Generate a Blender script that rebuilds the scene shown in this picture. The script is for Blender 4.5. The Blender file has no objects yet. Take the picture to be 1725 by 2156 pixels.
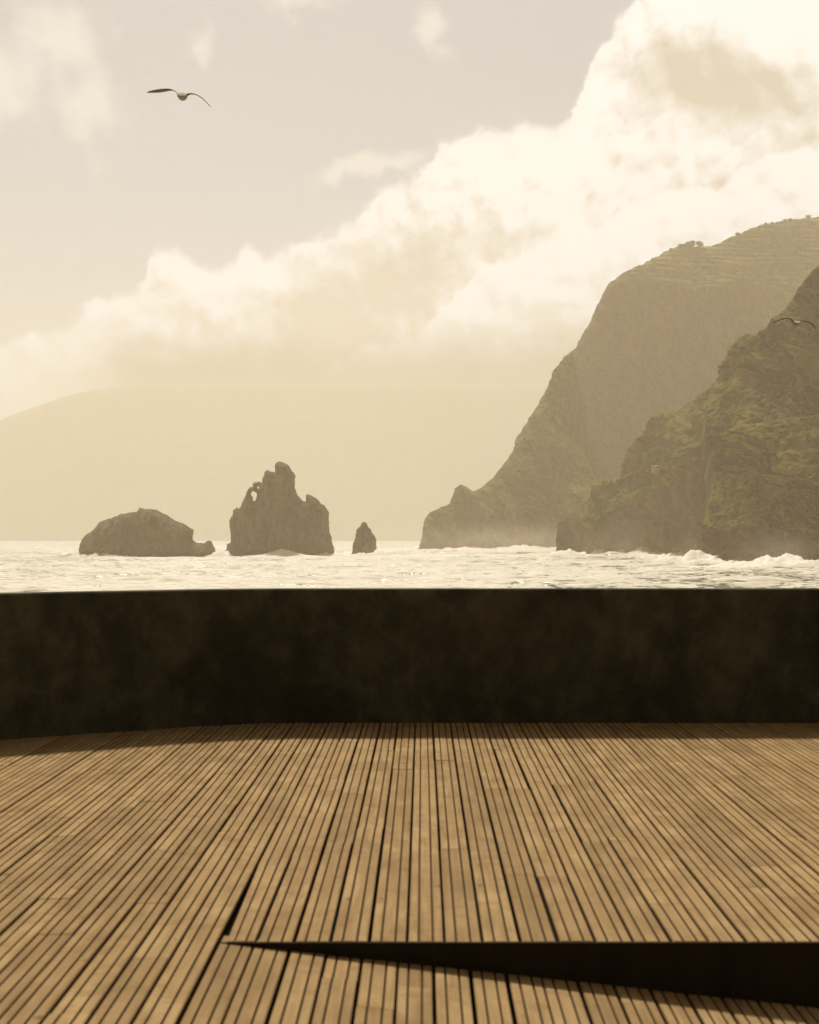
import bpy, bmesh, math, random
import numpy as np
from mathutils import Vector

random.seed(7)
rng = np.random.default_rng(7)
scene = bpy.context.scene
COL = scene.collection

# ------------------------------------------------------------------ camera geometry
FPX, CX, HZ, EYE, SEA = 4800.0, 1290.0, 1641.0, 1.5, -8.5
def P(px, py, D):
    return ((px - CX) / FPX * D, D, EYE - (py - HZ) / FPX * D)
def V(p): return p[0] * 1.4493, p[1] * 1.4493          # 1725-wide view px -> photo px

SUN_EL, SUN_AZ = math.radians(46), math.radians(-8)     # azimuth measured from +Y towards +X

# ------------------------------------------------------------------ numpy noise
def _hash(ix, iy, iz, seed):
    h = (ix.astype(np.int64) * 374761393 + iy.astype(np.int64) * 668265263 + iz.astype(np.int64) * 2147483647 + seed * 1274126177) & 0xFFFFFFFF
    h = ((h ^ (h >> 13)) * 1274126177) & 0xFFFFFFFF
    h = ((h ^ (h >> 16)) * 2246822519) & 0xFFFFFFFF
    return ((h ^ (h >> 15)) & 0xFFFFFF) / float(0xFFFFFF)
def vnoise(x, y, z=0.0, seed=0):
    x, y, z = np.broadcast_arrays(np.asarray(x, float), np.asarray(y, float), np.asarray(z, float))
    ix, iy, iz = np.floor(x), np.floor(y), np.floor(z)
    fx, fy, fz = x - ix, y - iy, z - iz
    ux, uy, uz = [f * f * f * (f * (f * 6 - 15) + 10) for f in (fx, fy, fz)]
    r = 0
    zs = (0, 1) if np.any(fz) else (0,)
    for dz in zs:
        wz = (uz if dz else 1 - uz) if len(zs) > 1 else 1
        for dy in (0, 1):
            wy = uy if dy else 1 - uy
            for dx in (0, 1):
                wx = ux if dx else 1 - ux
                r = r + wx * wy * wz * _hash(ix + dx, iy + dy, iz + dz, seed)
    return r * 2 - 1
def fbm(x, y, z=0.0, oct=4, seed=0, gain=.5, lac=2.03):
    s, a, n = 0, 1.0, 0
    for k in range(oct):
        s = s + a * vnoise(np.asarray(x) * lac ** k, np.asarray(y) * lac ** k, np.asarray(z) * lac ** k, seed + k * 17); n += a; a *= gain
    return s / n
def ridged(x, y, z=0.0, oct=4, seed=0, gain=.5, lac=2.1):
    s, a, n = 0, 1.0, 0
    for k in range(oct):
        s = s + a * (1 - 2 * np.abs(vnoise(np.asarray(x) * lac ** k, np.asarray(y) * lac ** k, np.asarray(z) * lac ** k, seed + k * 31))); n += a; a *= gain
    return s / n
def worley(x, y, seed=0):
    ix, iy = np.floor(x), np.floor(y); d = np.full(x.shape, 9.0); z = np.zeros_like(ix)
    for dx in (-1, 0, 1):
        for dy in (-1, 0, 1):
            a = ix + dx + _hash(ix + dx, iy + dy, z, seed); b = iy + dy + _hash(ix + dx, iy + dy, z, seed + 5)
            d = np.minimum(d, (x - a) ** 2 + (y - b) ** 2)
    return np.sqrt(d)
def sstep(a, b, x):
    t = np.clip((x - a) / (b - a), 0, 1); return t * t * (3 - 2 * t)

# ------------------------------------------------------------------ mesh helpers
def mesh_np(name, verts, faces, mat=None, parent=None, smooth=False, attrs=None):
    me = bpy.data.meshes.new(name)
    verts = np.asarray(verts, np.float32); faces = np.asarray(faces, np.int32)
    me.vertices.add(len(verts)); me.vertices.foreach_set('co', verts.ravel())
    n, k = faces.shape
    me.loops.add(n * k); me.loops.foreach_set('vertex_index', faces.ravel())
    me.polygons.add(n); me.polygons.foreach_set('loop_start', np.arange(0, n * k, k, dtype=np.int32))
    me.polygons.foreach_set('loop_total', np.full(n, k, np.int32))
    me.polygons.foreach_set('use_smooth', np.full(n, smooth))
    me.update(calc_edges=True)
    for an, av in (attrs or {}).items():
        a = me.attributes.new(an, 'FLOAT', 'POINT'); a.data.foreach_set('value', np.asarray(av, np.float32))
    if mat: me.materials.append(mat)
    o = bpy.data.objects.new(name, me); COL.objects.link(o)
    if parent: o.parent = parent
    return o
def tag(o, label=None, cat=None, group=None, kind=None):
    if label: o['label'] = label
    if cat: o['category'] = cat
    if group: o['group'] = group
    if kind: o['kind'] = kind
    return o
def empty(name, loc, **k):
    o = bpy.data.objects.new(name, None); COL.objects.link(o); o.location = loc; o.empty_display_size = .1
    return tag(o, **k)
class MB:
    def __init__(s): s.v, s.f, s.a = [], [], []
    def add(s, vs, fs, att=0.0):
        b = len(s.v); s.v += [tuple(v) for v in vs]; s.a += [att] * len(vs)
        for f in fs:
            s.f.append(tuple(b + i for i in f))
    def box(s, x0, x1, y0, y1, z0, z1, att=0.0):
        s.add([(x0,y0,z0),(x1,y0,z0),(x1,y1,z0),(x0,y1,z0),(x0,y0,z1),(x1,y0,z1),(x1,y1,z1),(x0,y1,z1)],
              [(0,3,2,1),(4,5,6,7),(0,1,5,4),(1,2,6,5),(2,3,7,6),(3,0,4,7)], att)
    def tube(s, pts, rad, n=8, att=0.0):
        pts = [Vector(p) for p in pts]; rings = []
        for i, p in enumerate(pts):
            t = (pts[min(i+1, len(pts)-1)] - pts[max(i-1, 0)]).normalized()
            a = t.cross(Vector((0, 0, 1)) if abs(t.z) < .9 else Vector((1, 0, 0))).normalized(); b = t.cross(a)
            r = rad[i] if isinstance(rad, (list, tuple)) else rad
            rings.append([p + a * r * math.cos(q) + b * r * math.sin(q) for q in [2*math.pi*k/n for k in range(n)]])
        vs = [v for r in rings for v in r]; fs = []
        for i in range(len(pts)-1):
            for k in range(n):
                fs.append((i*n+k, i*n+(k+1)%n, (i+1)*n+(k+1)%n, (i+1)*n+k))
        fs.append(tuple(range(n))[::-1]); fs.append(tuple((len(pts)-1)*n+k for k in range(n)))
        s.add(vs, fs, att)
    def build(s, name, mat, parent=None, smooth=False, attr=None):
        me = bpy.data.meshes.new(name); me.from_pydata(s.v, [], s.f); me.update()
        if smooth: me.polygons.foreach_set('use_smooth', np.full(len(me.polygons), True))
        if attr:
            a = me.attributes.new(attr, 'FLOAT', 'POINT'); a.data.foreach_set('value', np.asarray(s.a, np.float32))
        if mat: me.materials.append(mat)
        o = bpy.data.objects.new(name, me); COL.objects.link(o)
        if parent: o.parent = parent
        return o

# ------------------------------------------------------------------ shader expression helper
class NT:
    def __init__(s, tree): s.t = tree
    def n(s, typ, **kw):
        nd = s.t.nodes.new(typ)
        for k, v in kw.items(): setattr(nd, k, v)
        return nd
    def link(s, a, b): s.t.links.new(a.s if isinstance(a, E) else a, b)
class E:
    def __init__(s, nt, sock): s.nt, s.s = nt, sock
    def _m(s, op, *o, clamp=False):
        nd = s.nt.n('ShaderNodeMath', operation=op, use_clamp=clamp)
        for i, v in enumerate((s,) + o):
            if isinstance(v, E): s.nt.link(v, nd.inputs[i])
            else: nd.inputs[i].default_value = float(v)
        return E(s.nt, nd.outputs[0])
    def __add__(s, o): return s._m('ADD', o)
    __radd__ = __add__
    def __sub__(s, o): return s._m('SUBTRACT', o)
    def __rsub__(s, o): return (s * -1) + o
    def __mul__(s, o): return s._m('MULTIPLY', o)
    __rmul__ = __mul__
    def __truediv__(s, o): return s._m('DIVIDE', o)
    def exp(s): return s._m('EXPONENT')
    def mx(s, o): return s._m('MAXIMUM', o)
    def mn(s, o): return s._m('MINIMUM', o)
    def pw(s, o): return s._m('POWER', o)
    def clamp(s): return s._m('ADD', 0.0, clamp=True)
    def ss(s, a, b):
        nd = s.nt.n('ShaderNodeMapRange', interpolation_type='SMOOTHSTEP')
        s.nt.link(s, nd.inputs[0])
        for i, v in ((1, a), (2, b)): nd.inputs[i].default_value = v
        nd.inputs[3].default_value, nd.inputs[4].default_value = 0, 1
        return E(s.nt, nd.outputs[0])
def comb(nt, x, y, z=0.0):
    nd = nt.n('ShaderNodeCombineXYZ')
    for i, v in enumerate((x, y, z)):
        if isinstance(v, E): nt.link(v, nd.inputs[i])
        else: nd.inputs[i].default_value = v
    return nd.outputs[0]
def noise(nt, vec, scale, detail=4, rough=.5, dist=0.0, typ='FBM', dims='3D', lac=2.0):
    nd = nt.n('ShaderNodeTexNoise'); nd.noise_dimensions = dims
    nt.t.links.new(vec, nd.inputs['Vector']); nd.inputs['Scale'].default_value = scale
    nd.inputs['Detail'].default_value = detail; nd.inputs['Roughness'].default_value = rough; nd.inputs['Distortion'].default_value = dist
    nd.inputs['Lacunarity'].default_value = lac
    return E(nt, nd.outputs[0])
def cmix(nt, f, a, b):
    nd = nt.n('ShaderNodeMix', data_type='RGBA')
    if isinstance(f, E): nt.link(f, nd.inputs[0])
    else: nd.inputs[0].default_value = f
    for i, v in ((6, a), (7, b)):
        if isinstance(v, (tuple, list)): nd.inputs[i].default_value = (*v[:3], 1)
        else: nt.t.links.new(v.s if isinstance(v, E) else v, nd.inputs[i])
    return nd.outputs[2]
def mapping(nt, vec, scale=(1, 1, 1), rot=(0, 0, 0)):
    nd = nt.n('ShaderNodeMapping'); nt.t.links.new(vec, nd.inputs[0])
    nd.inputs['Scale'].default_value = scale; nd.inputs['Rotation'].default_value = rot
    return nd.outputs[0]
def attr(nt, name):
    nd = nt.n('ShaderNodeAttribute', attribute_name=name); return E(nt, nd.outputs['Fac'])
def new_mat(name, rough=.9, spec=.2):
    m = bpy.data.materials.new(name); m.use_nodes = True
    b = m.node_tree.nodes['Principled BSDF']; b.inputs['Roughness'].default_value = rough
    b.inputs['Specular IOR Level'].default_value = spec
    return m, NT(m.node_tree), b
def bump(nt, b, h, strength, dist):
    nd = nt.n('ShaderNodeBump'); nd.inputs['Strength'].default_value = strength; nd.inputs['Distance'].default_value = dist
    nt.link(h, nd.inputs['Height']); nt.t.links.new(nd.outputs[0], b.inputs['Normal'])
def objco(nt): return nt.n('ShaderNodeTexCoord').outputs['Object']

# ------------------------------------------------------------------ materials
def mat_wood():
    m, nt, b = new_mat('weathered_wood', .92, .06)
    co = objco(nt); tr = attr(nt, 'tone'); groove_dark = tr.ss(2, 9); tone = tr.mn(1.0)
    off = nt.n('ShaderNodeVectorMath', operation='ADD'); nt.t.links.new(co, off.inputs[0])
    nt.t.links.new(comb(nt, tone * 7, tone * 53, tone * 11), off.inputs[1]); v = off.outputs[0]
    grain = noise(nt, mapping(nt, v, (60, 1.6, 60)), 1.0, 5, .6, .4)
    blot = noise(nt, mapping(nt, v, (7, 2.2, 7)), 1.0, 3, .55)
    blot2 = noise(nt, mapping(nt, co, (1.1, .9, 1)), 1.0, 3, .5)
    knot = noise(nt, mapping(nt, v, (22, 9, 22)), 1.0, 2, .5).ss(.70, .78)
    c = cmix(nt, grain.ss(.25, .75), WOOD[0], WOOD[1])
    c = cmix(nt, blot.ss(.48, .66) * .6, c, WOOD[2])
    c = cmix(nt, blot.ss(.46, .30) * .55, c, WOOD[3])
    c = cmix(nt, tone.ss(.55, 1.0) * .42, c, WOOD[3])
    c = cmix(nt, tone.ss(.4, .0) * .32, c, WOOD[1])
    cross = noise(nt, mapping(nt, v, (5, 6.5, 5)), 1.0, 4, .65)
    c = cmix(nt, cross.ss(.52, .68) * .45, c, WOOD[3])
    c = cmix(nt, blot2.ss(.45, .75) * .35, c, WOOD[3])
    c = cmix(nt, knot * .6, c, (.09, .055, .03))
    c = cmix(nt, groove_dark, c, (.085, .048, .022))  # darker brown on groove floors and lower board edges
    nt.t.links.new(c, b.inputs['Base Color']); bump(nt, b, grain, .3, .002)
    return m
WOOD = [(.305, .208, .102), (.45, .318, .166), (.53, .382, .208), (.235, .158, .079)]
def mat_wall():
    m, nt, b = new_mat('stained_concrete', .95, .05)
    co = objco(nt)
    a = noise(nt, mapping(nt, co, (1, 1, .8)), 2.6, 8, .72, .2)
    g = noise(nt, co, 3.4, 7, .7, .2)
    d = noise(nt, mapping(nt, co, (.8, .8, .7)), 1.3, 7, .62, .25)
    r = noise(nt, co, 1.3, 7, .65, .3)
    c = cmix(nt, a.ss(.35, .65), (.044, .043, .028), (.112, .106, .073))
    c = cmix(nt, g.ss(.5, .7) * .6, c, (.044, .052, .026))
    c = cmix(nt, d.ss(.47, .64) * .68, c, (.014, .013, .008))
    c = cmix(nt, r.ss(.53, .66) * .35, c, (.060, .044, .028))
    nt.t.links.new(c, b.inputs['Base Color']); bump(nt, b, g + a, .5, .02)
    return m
def mat_shaded_riser():
    m, nt, b = new_mat('shaded_riser_boards', .9, .1)
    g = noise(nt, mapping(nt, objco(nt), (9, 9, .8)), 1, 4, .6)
    nt.t.links.new(cmix(nt, g, (.006, .005, .004), (.038, .027, .017)), b.inputs['Base Color'])  # near-black colour carries the shade of the backlit step face
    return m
def mat_flat(name, c, rough=.9, spec=.1, var=.35, scale=3):
    m, nt, b = new_mat(name, rough, spec)
    g = noise(nt, objco(nt), scale, 4, .6)
    nt.t.links.new(cmix(nt, g.ss(.3, .7), tuple(x * (1 - var) for x in c), tuple(x * (1 + var) for x in c)), b.inputs['Base Color'])
    return m
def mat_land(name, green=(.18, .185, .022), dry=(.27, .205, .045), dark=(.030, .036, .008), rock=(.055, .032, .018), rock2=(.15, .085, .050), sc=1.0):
    m, nt, b = new_mat(name, .95, .05)
    co = objco(nt); veg = attr(nt, 'veg'); ter = attr(nt, 'ter')
    n1 = noise(nt, co, .035 * sc, 5, .6); n2 = noise(nt, co, .35 * sc, 4, .65); n3 = noise(nt, mapping(nt, co, (1, 1, .3)), .16 * sc, 5, .65)
    n4 = noise(nt, co, .012 * sc, 3, .5)
    g = cmix(nt, n2.ss(.36, .66), dark, green)
    g = cmix(nt, n1.ss(.48, .68) * .7, g, dry)
    r = cmix(nt, n3.ss(.35, .68), rock, rock2)
    r = cmix(nt, n1.ss(.45, .7) * .35, r, dark)
    vm = (veg + (n2 - .5) * .9 + (n4 - .5) * .5).ss(.35, .62)
    c = cmix(nt, vm, r, g)
    c = cmix(nt, ter, c, cmix(nt, n1.ss(.4, .65), (.30, .31, .06), (.36, .29, .08)))
    nt.t.links.new(c, b.inputs['Base Color'])
    bump(nt, b, n2 * 1.2 + n3, .9, 1.2 / sc)
    return m
def mat_rock():
    m, nt, b = new_mat('basalt', .95, .08)
    co = objco(nt)
    n1 = noise(nt, mapping(nt, co, (1, 1, .35)), .25, 6, .65); n2 = noise(nt, co, .07, 3, .5); n3 = noise(nt, co, .9, 4, .6)
    c = cmix(nt, n1.ss(.35, .7), (.10, .078, .05), (.25, .19, .115))
    c = cmix(nt, n2.ss(.5, .65) * .6, c, (.26, .165, .10))
    ge = nt.n('ShaderNodeNewGeometry'); gs = nt.n('ShaderNodeSeparateXYZ'); m.node_tree.links.new(ge.outputs['Position'], gs.inputs[0])
    wet = (E(nt, gs.outputs[2]) + n2 * 4).ss(-2.2, -5.5)
    c = cmix(nt, wet * .75, c, (.045, .036, .024))
    nt.t.links.new(c, b.inputs['Base Color']); bump(nt, b, n1 * 2 + n3, .8, 1.0)
    return m
def mat_sea():
    m, nt, b = new_mat('sea_water', .22, .5)
    co = objco(nt); foam_glint = attr(nt, 'foam_glint')
    a = noise(nt, mapping(nt, co, (.05, .12, .1)), 1, 6, .62, .7)
    f2 = noise(nt, mapping(nt, co, (.25, .55, .3)), 1, 5, .65, .5)
    rp = noise(nt, mapping(nt, co, (.7, 1.5, 1)), 1, 3, .6)
    mask = (foam_glint + (a - .5) * 2.1 + (f2 - .5) * 2.6).ss(.30, .58)
    c = cmix(nt, mask * (foam_glint.ss(.85, 1.25) * .2 + .8), SEAC, (.98, .95, .88))  # white is foam and also painted sun glitter
    nt.t.links.new(c, b.inputs['Base Color'])
    nt.link(mask * .6 + .16, b.inputs['Roughness']); b.inputs['IOR'].default_value = 1.33
    bump(nt, b, f2 * .5 + rp * .35 + a, .75, 1.0)
    return m
SEAC = (.17, .185, .10)
M = dict(wood=mat_wood(), wall=mat_wall(), riser=mat_shaded_riser(), rock=mat_rock(), sea=mat_sea(),
         ground=mat_flat('dark_soil', (.035, .028, .02)), land=mat_land('cliff_near'),
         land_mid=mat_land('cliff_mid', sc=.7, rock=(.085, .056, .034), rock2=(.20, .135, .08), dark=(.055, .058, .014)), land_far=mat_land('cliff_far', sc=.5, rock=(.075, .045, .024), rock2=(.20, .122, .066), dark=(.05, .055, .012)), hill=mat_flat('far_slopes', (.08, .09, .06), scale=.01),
         leaf=mat_flat('tree_leaves', (.035, .045, .018), scale=.8), bark=mat_flat('bark', (.06, .045, .03)),
         plaster=mat_flat('pale_plaster', (.62, .58, .50), var=.1), stone=mat_flat('pale_stone', (.42, .37, .28), var=.35, scale=.4),
         slate=mat_flat('dark_opening', (.03, .03, .03)), metal=mat_flat('grey_metal', (.12, .11, .10)))

# ------------------------------------------------------------------ DECK
XH = (665 - CX) / FPX * (EYE * FPX / (2873 - HZ))        # hinge line where ramp leaves the deck
YE = EYE * FPX / (2873 - HZ)                            # front edge of the raised deck
YW = EYE * FPX / (2206 - HZ)                            # foot of the wall
SL = .108  # steep enough that the black step face also covers its shadow strip
def board(mb, x0, x1, y0, y1, zf, dz, tone, x0b=None):
    w = x1 - x0; d = .010; T = .024
    us = [0, .0, .26, .275, .305, .32, .68, .695, .725, .74, 1, 1]
    zs = [-T, -.002, 0, -d, -d, 0, 0, -d, -d, 0, -.002, -T]
    us = [0, 0, .03, .258, .272, .320, .334, .666, .680, .728, .742, .97, 1, 1]
    zs = [-T, -.004, 0, 0, -d, -d, 0, 0, -d, -d, 0, 0, -.004, -T]
    n = len(us); vs = []; at = []; gr_ = [10, 0, 0, 0, 10, 10, 0, 0, 10, 10, 0, 0, 0, 10]
    for y in (y0, y1):
        for u, z, gd in zip(us, zs, gr_):
            xa_ = x0 if (x0b is None or y == y0) else x0b
            x = xa_ + (x1 - xa_) * u; vs.append((x, y, zf(x) + z + dz)); at.append(tone + gd)
    fs = [(k, k + 1, n + k + 1, n + k) for k in range(n - 1)]
    fs += [tuple(range(n))[::-1], tuple(range(n, 2 * n)), (0, n, 2 * n - 1, n - 1)]
    mb.add(vs, fs, tone); mb.a[-len(vs):] = at
def planks(mb, x_first, pitch, k0, k1, y0, y1, zf, taper=None):
    for k in range(k0, k1):
        xa, xb = x_first + k * pitch, x_first + (k + 1) * pitch
        y = y0; L = random.uniform(.5, 2.4)
        while y < y1 - .02:
            ye = min(y + L, y1)
            if y1 - ye < .3: ye = y1
            jx = random.gauss(0, .0012); gp = .0052 + abs(random.gauss(0, .0017))
            xo = xe = 0
            if taper and k == 0 and y < taper: xo = .024; ye = taper; xe = .001
            board(mb, xa + gp + jx + xo, xb - gp + jx, y + (.0008 if y > y0 else 0), ye - .0008, zf, random.gauss(0, .0009), random.random(), xa + gp + jx + xe)
            y = ye; L = random.choice([1.2, 1.5, 1.8, 2.4, 2.4, 3.0])
mb = MB()
pitch = .1405
planks(mb, XH, pitch, 0, 44, YE, YW + .12, lambda x: 0.0, taper=YE + 1.35)
planks(mb, XH, pitch, -46, 0, 1.2, YW + .12, lambda x: 0.0)
deck = mb.build('deck', M['wood'], attr='tone')
tag(deck, 'wooden deck of grooved tan boards running away from the viewer to the dark wall', 'deck', kind='structure')
mb = MB(); zr = lambda x: -SL * (x - XH) - .002
planks(mb, XH + .118 - .1336 + .016, .1336, 0, 44, 1.2, YE + .10, zr)
ramp = mb.build('ramp', M['wood'], attr='tone')
tag(ramp, 'grooved tan boards sloping down in front of the dark step', 'ramp', kind='structure')
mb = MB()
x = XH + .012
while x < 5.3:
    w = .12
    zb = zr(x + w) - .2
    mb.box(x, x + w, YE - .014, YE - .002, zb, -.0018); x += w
st = mb.build('step', M['riser']); tag(st, 'vertical face of the step, coloured black for its shade, between the deck and the lower boards', 'step', kind='structure')
# terrace the deck stands on, falling to the sea outside the wall
mb = MB(); mb.box(-9, 9, -14, YW + 1.6, -14, -.75); gr = mb.build('ground', M['ground']); tag(gr, kind='structure')

# ------------------------------------------------------------------ WALL
HW = EYE - (1798.5 - HZ) / FPX * YW
def wall_path():
    pts = []
    for x in np.concatenate([np.linspace(7, -.9, 8), np.linspace(-1.0, -1.9, 12), np.linspace(-2.1, -7, 10)]):
        t = max(0, min(1, (-.9 - x) / 1.0)); k = .62
        off = 0 if x > -.9 else k * (.5 * t * t * 1.0 if x > -1.9 else .5 + (-1.9 - x))
        pts.append((x, YW - off))
    return pts
wp = wall_path(); vs, fs = [], []
prof = [(0, -1.0), (0, HW - .012), (.012, HW), (.30, HW), (.312, HW - .012), (.312, -1.0)]
sub = []
for i, (x, y) in enumerate(wp):
    x2, y2 = wp[min(i + 1, len(wp) - 1)]; x1, y1 = wp[max(i - 1, 0)]
    nx, ny = -(y2 - y1), (x2 - x1); l = math.hypot(nx, ny); nx, ny = -nx / l, -ny / l
    for (o, z) in prof: vs.append((x + nx * o, y + ny * o, z))
k = len(prof)
for i in range(len(wp) - 1):
    for j in range(k):
        fs.append((i*k+j, i*k+(j+1)%k, (i+1)*k+(j+1)%k, (i+1)*k+j))
mb = MB(); mb.add(vs, fs + [tuple(range(k)), tuple((len(wp)-1)*k+j for j in range(k))[::-1]])
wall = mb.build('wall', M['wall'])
tag(wall, 'low dark stained concrete wall at the far edge of the deck, bending towards the viewer on the left', 'wall')

# ------------------------------------------------------------------ RELIEF LAND
def rough_poly(pts, amp, cell, seed):
    out = []; pts = np.asarray(pts, float)
    for i in range(len(pts)):
        a, b = pts[i], pts[(i + 1) % len(pts)]; L = np.hypot(*(b - a)); n = max(1, int(L / cell))
        for q in range(n): out.append(a + (b - a) * q / n)
    out = np.array(out)
    dx = fbm(out[:, 0] / (cell * 4), out[:, 1] / (cell * 4), 3.3, 4, seed, .75); dy = fbm(out[:, 0] / (cell * 4), out[:, 1] / (cell * 4), 9.1, 4, seed + 50, .75)
    out[:, 0] += dx * amp; out[:, 1] += dy * amp
    return out
def poly_dist(poly, X, Y, skip=None):
    """unsigned distance to outline (+ a second one that leaves out the edges below skip), inside mask, nearest point"""
    d = np.full(X.shape, 1e18); d2 = np.full(X.shape, 1e18); ins = np.zeros(X.shape, bool); nx = np.zeros(X.shape); ny = np.zeros(X.shape)
    n = len(poly)
    for i in range(n):
        (x0, y0), (x1, y1) = poly[i], poly[(i + 1) % n]
        ex, ey = x1 - x0, y1 - y0; l = ex * ex + ey * ey + 1e-12
        t = np.clip(((X - x0) * ex + (Y - y0) * ey) / l, 0, 1)
        qx, qy = x0 + t * ex, y0 + t * ey; dd = (X - qx) ** 2 + (Y - qy) ** 2
        m = dd < d; d = np.where(m, dd, d); nx = np.where(m, qx, nx); ny = np.where(m, qy, ny)
        if skip is None or not skip((x0 + x1) / 2, (y0 + y1) / 2): d2 = np.minimum(d2, dd)
        if y0 != y1:
            c = (Y < y0) != (Y < y1)
            ins ^= c & (X < x0 + (Y - y0) / (y1 - y0) * ex)
    return np.sqrt(d), np.sqrt(d2), ins, nx, ny
def grid_faces(keep):
    """keep: cell mask (h-1, w-1) -> faces as vertex indices of the full grid, and boundary edges"""
    h, w = keep.shape; I = np.arange((h + 1) * (w + 1)).reshape(h + 1, w + 1)
    f = np.stack([I[:-1, :-1], I[:-1, 1:], I[1:, 1:], I[1:, :-1]], -1)[keep]
    pk = np.zeros((h + 2, w + 2), bool); pk[1:-1, 1:-1] = keep
    be = []
    up, dn = pk[:-1, 1:-1], pk[1:, 1:-1]                 # horizontal edges (row i)
    a, b = I[:, :-1], I[:, 1:]
    m = up & ~dn; be.append(np.stack([a[m], b[m]], -1)); m = dn & ~up; be.append(np.stack([b[m], a[m]], -1))
    lf, rt = pk[1:-1, :-1], pk[1:-1, 1:]
    a, b = I[:-1, :], I[1:, :]
    m = lf & ~rt; be.append(np.stack([b[m], a[m]], -1)); m = rt & ~lf; be.append(np.stack([a[m], b[m]], -1))
    return f, np.concatenate(be)
def compact(verts, faces, attrs):
    u, inv = np.unique(faces.ravel(), return_inverse=True)
    return verts[u], inv.reshape(faces.shape), {k: v[u] for k, v in attrs.items()}

def land(name, mat, outline, step, D0f, rock_f, cot_veg, cot_rock, gully, lumps, seed, edge_w=45, edge_k=1.0, bottom=1700, extra=None, rough=(5, 14), terf=None, back=260):
    poly = rough_poly(outline, rough[0], rough[1], seed)
    x0, x1, y0, y1 = poly[:, 0].min(), poly[:, 0].max(), poly[:, 1].min(), poly[:, 1].max()
    gx = np.arange(x0 - step, x1 + 2 * step, step); gy = np.arange(y0 - step, y1 + 2 * step, step)
    X, Y = np.meshgrid(gx, gy)
    d, d2, ins, nx, ny = poly_dist(poly, X, Y, lambda x, y: y > bottom)
    keep_v = ins | (d < step * .5)
    keep = keep_v[:-1, :-1] & keep_v[1:, :-1] & keep_v[:-1, 1:] & keep_v[1:, 1:]
    f, be = grid_faces(keep)
    bv = np.unique(be); Xf, Yf = X.ravel(), Y.ravel()
    Xf[bv] = nx.ravel()[bv]; Yf[bv] = ny.ravel()[bv]; X, Y = Xf.reshape(X.shape), Yf.reshape(Y.shape)
    d2.ravel()[bv] = np.where(d2.ravel()[bv] < 2 * step, 0, d2.ravel()[bv]); d2 = np.where(ins | (d < .01), d2, 0)
    D0 = D0f(X, Y); mpp = D0 / FPX
    rock = np.clip(rock_f(X, Y), 0, 1)
    cot = cot_veg * (1 - rock) + cot_rock * rock
    if terf is not None: tz = terf(X, Y); cot = cot * (1 - tz) + 2.4 * tz
    base_row = HZ + (EYE - SEA) * FPX / D0
    dz = np.where(Y < base_row, step * mpp, 0)
    run = np.cumsum((cot * dz)[::-1], axis=0)[::-1]
    # blur the run sideways a little so neighbouring columns agree
    kx = max(1, int(26 / step)); ker = np.ones(2 * kx + 1) / (2 * kx + 1)
    run = np.apply_along_axis(lambda r: np.convolve(np.pad(r, kx, 'edge'), ker, 'valid'), 1, run)
    D = D0 + run
    xm, zm = (X - CX) * mpp, -(Y - HZ) * mpp
    for (amp, sx, sz, sk, o, kind) in gully:
        u = (xm + sk * zm) / sx; v = zm / sz
        D = D - amp * (ridged(u, v, 0.0, o, seed + int(sx)) if kind == 'r' else fbm(u, v, 0.0, o, seed + int(sx)))
    s = np.clip(d2 / edge_w, 0, 1)
    D = D + edge_k * edge_w * mpp * (1 - np.sqrt(np.clip(1 - (1 - s) ** 2, 0, 1)))
    if extra is not None: D = D + extra(X, Y, mpp)
    # vegetation from the large shape
    gyd, gxd = np.gradient(D, step * 1.0); 
    slope = -gyd / mpp                                   # metres back per metre up
    veg = sstep(-.25, .6, slope + .25 * fbm(xm / 30, zm / 30, 0., 3, seed + 9)) * (1 - .8 * rock)
    D = D - 2.6 * lumps[0] * (1 - worley(xm / (lumps[1] * 3.4) + .8 * vnoise(xm / 25, zm / 25), (zm + .35 * xm) / (lumps[1] * 3.0), seed + 2)) * (.4 + .6 * veg)
    wob = 1.25 * lumps[0] * (.35 + .65 * veg)
    lm = 1 - worley(xm / lumps[1] + .5 * vnoise(xm / 9, zm / 9), zm / (lumps[1] * .8), seed + 3)
    lm2 = 1 - worley(xm / (lumps[1] * .42), zm / (lumps[1] * .36), seed + 4)
    D = D - wob * (lm + .5 * lm2) - lumps[2] * ridged((xm + .3 * zm) / (lumps[1] * 1.5), zm / (lumps[1] * 2.2), 0., 4, seed + 12) * (.18 + .82 * (1 - veg))
    ter = np.zeros_like(D)
    if terf is not None:
        ph = zm / 4.4 + 1.1 * fbm(xm / 60, zm / 25, 0., 3, seed + 21) + xm * .004
        fr = ph - np.floor(ph); D = D + tz * (sstep(.45, .6, fr) - fr) * 8.0
        brk = sstep(-.15, .12, fbm(xm / 28, np.floor(ph) * 3.1, 0., 3, seed + 22))
        ter = tz * sstep(.5, .58, fr) * (1 - sstep(.93, 1, fr)) * brk
    dX = 2.4 * lumps[0] * fbm(D / (lumps[1] * 2.4), zm / (lumps[1] * 2.0), 0., 4, seed + 33, .6) * np.clip(d2 / 14, 0, 1)
    if terf is not None: dX = dX * (1 - .85 * tz)
    verts = np.stack([(X - CX) / FPX * D + dX, D, EYE - (Y - HZ) / FPX * D], -1).reshape(-1, 3)
    at = {'veg': veg.ravel(), 'ter': ter.ravel()}
    # back: the skyline carried away and down
    N = len(verts); vb = verts[bv].copy(); vb[:, 1] += back * .35; vb[:, 2] -= back * .04; vb[:, 0] += back * .05
    vc = verts[bv].copy(); vc[:, 1] += back; vc[:, 0] += back * .2; vc[:, 2] = np.minimum(vc[:, 2] * .5, SEA - 12) 
    idx = np.full(N, -1); idx[bv] = np.arange(len(bv))
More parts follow.
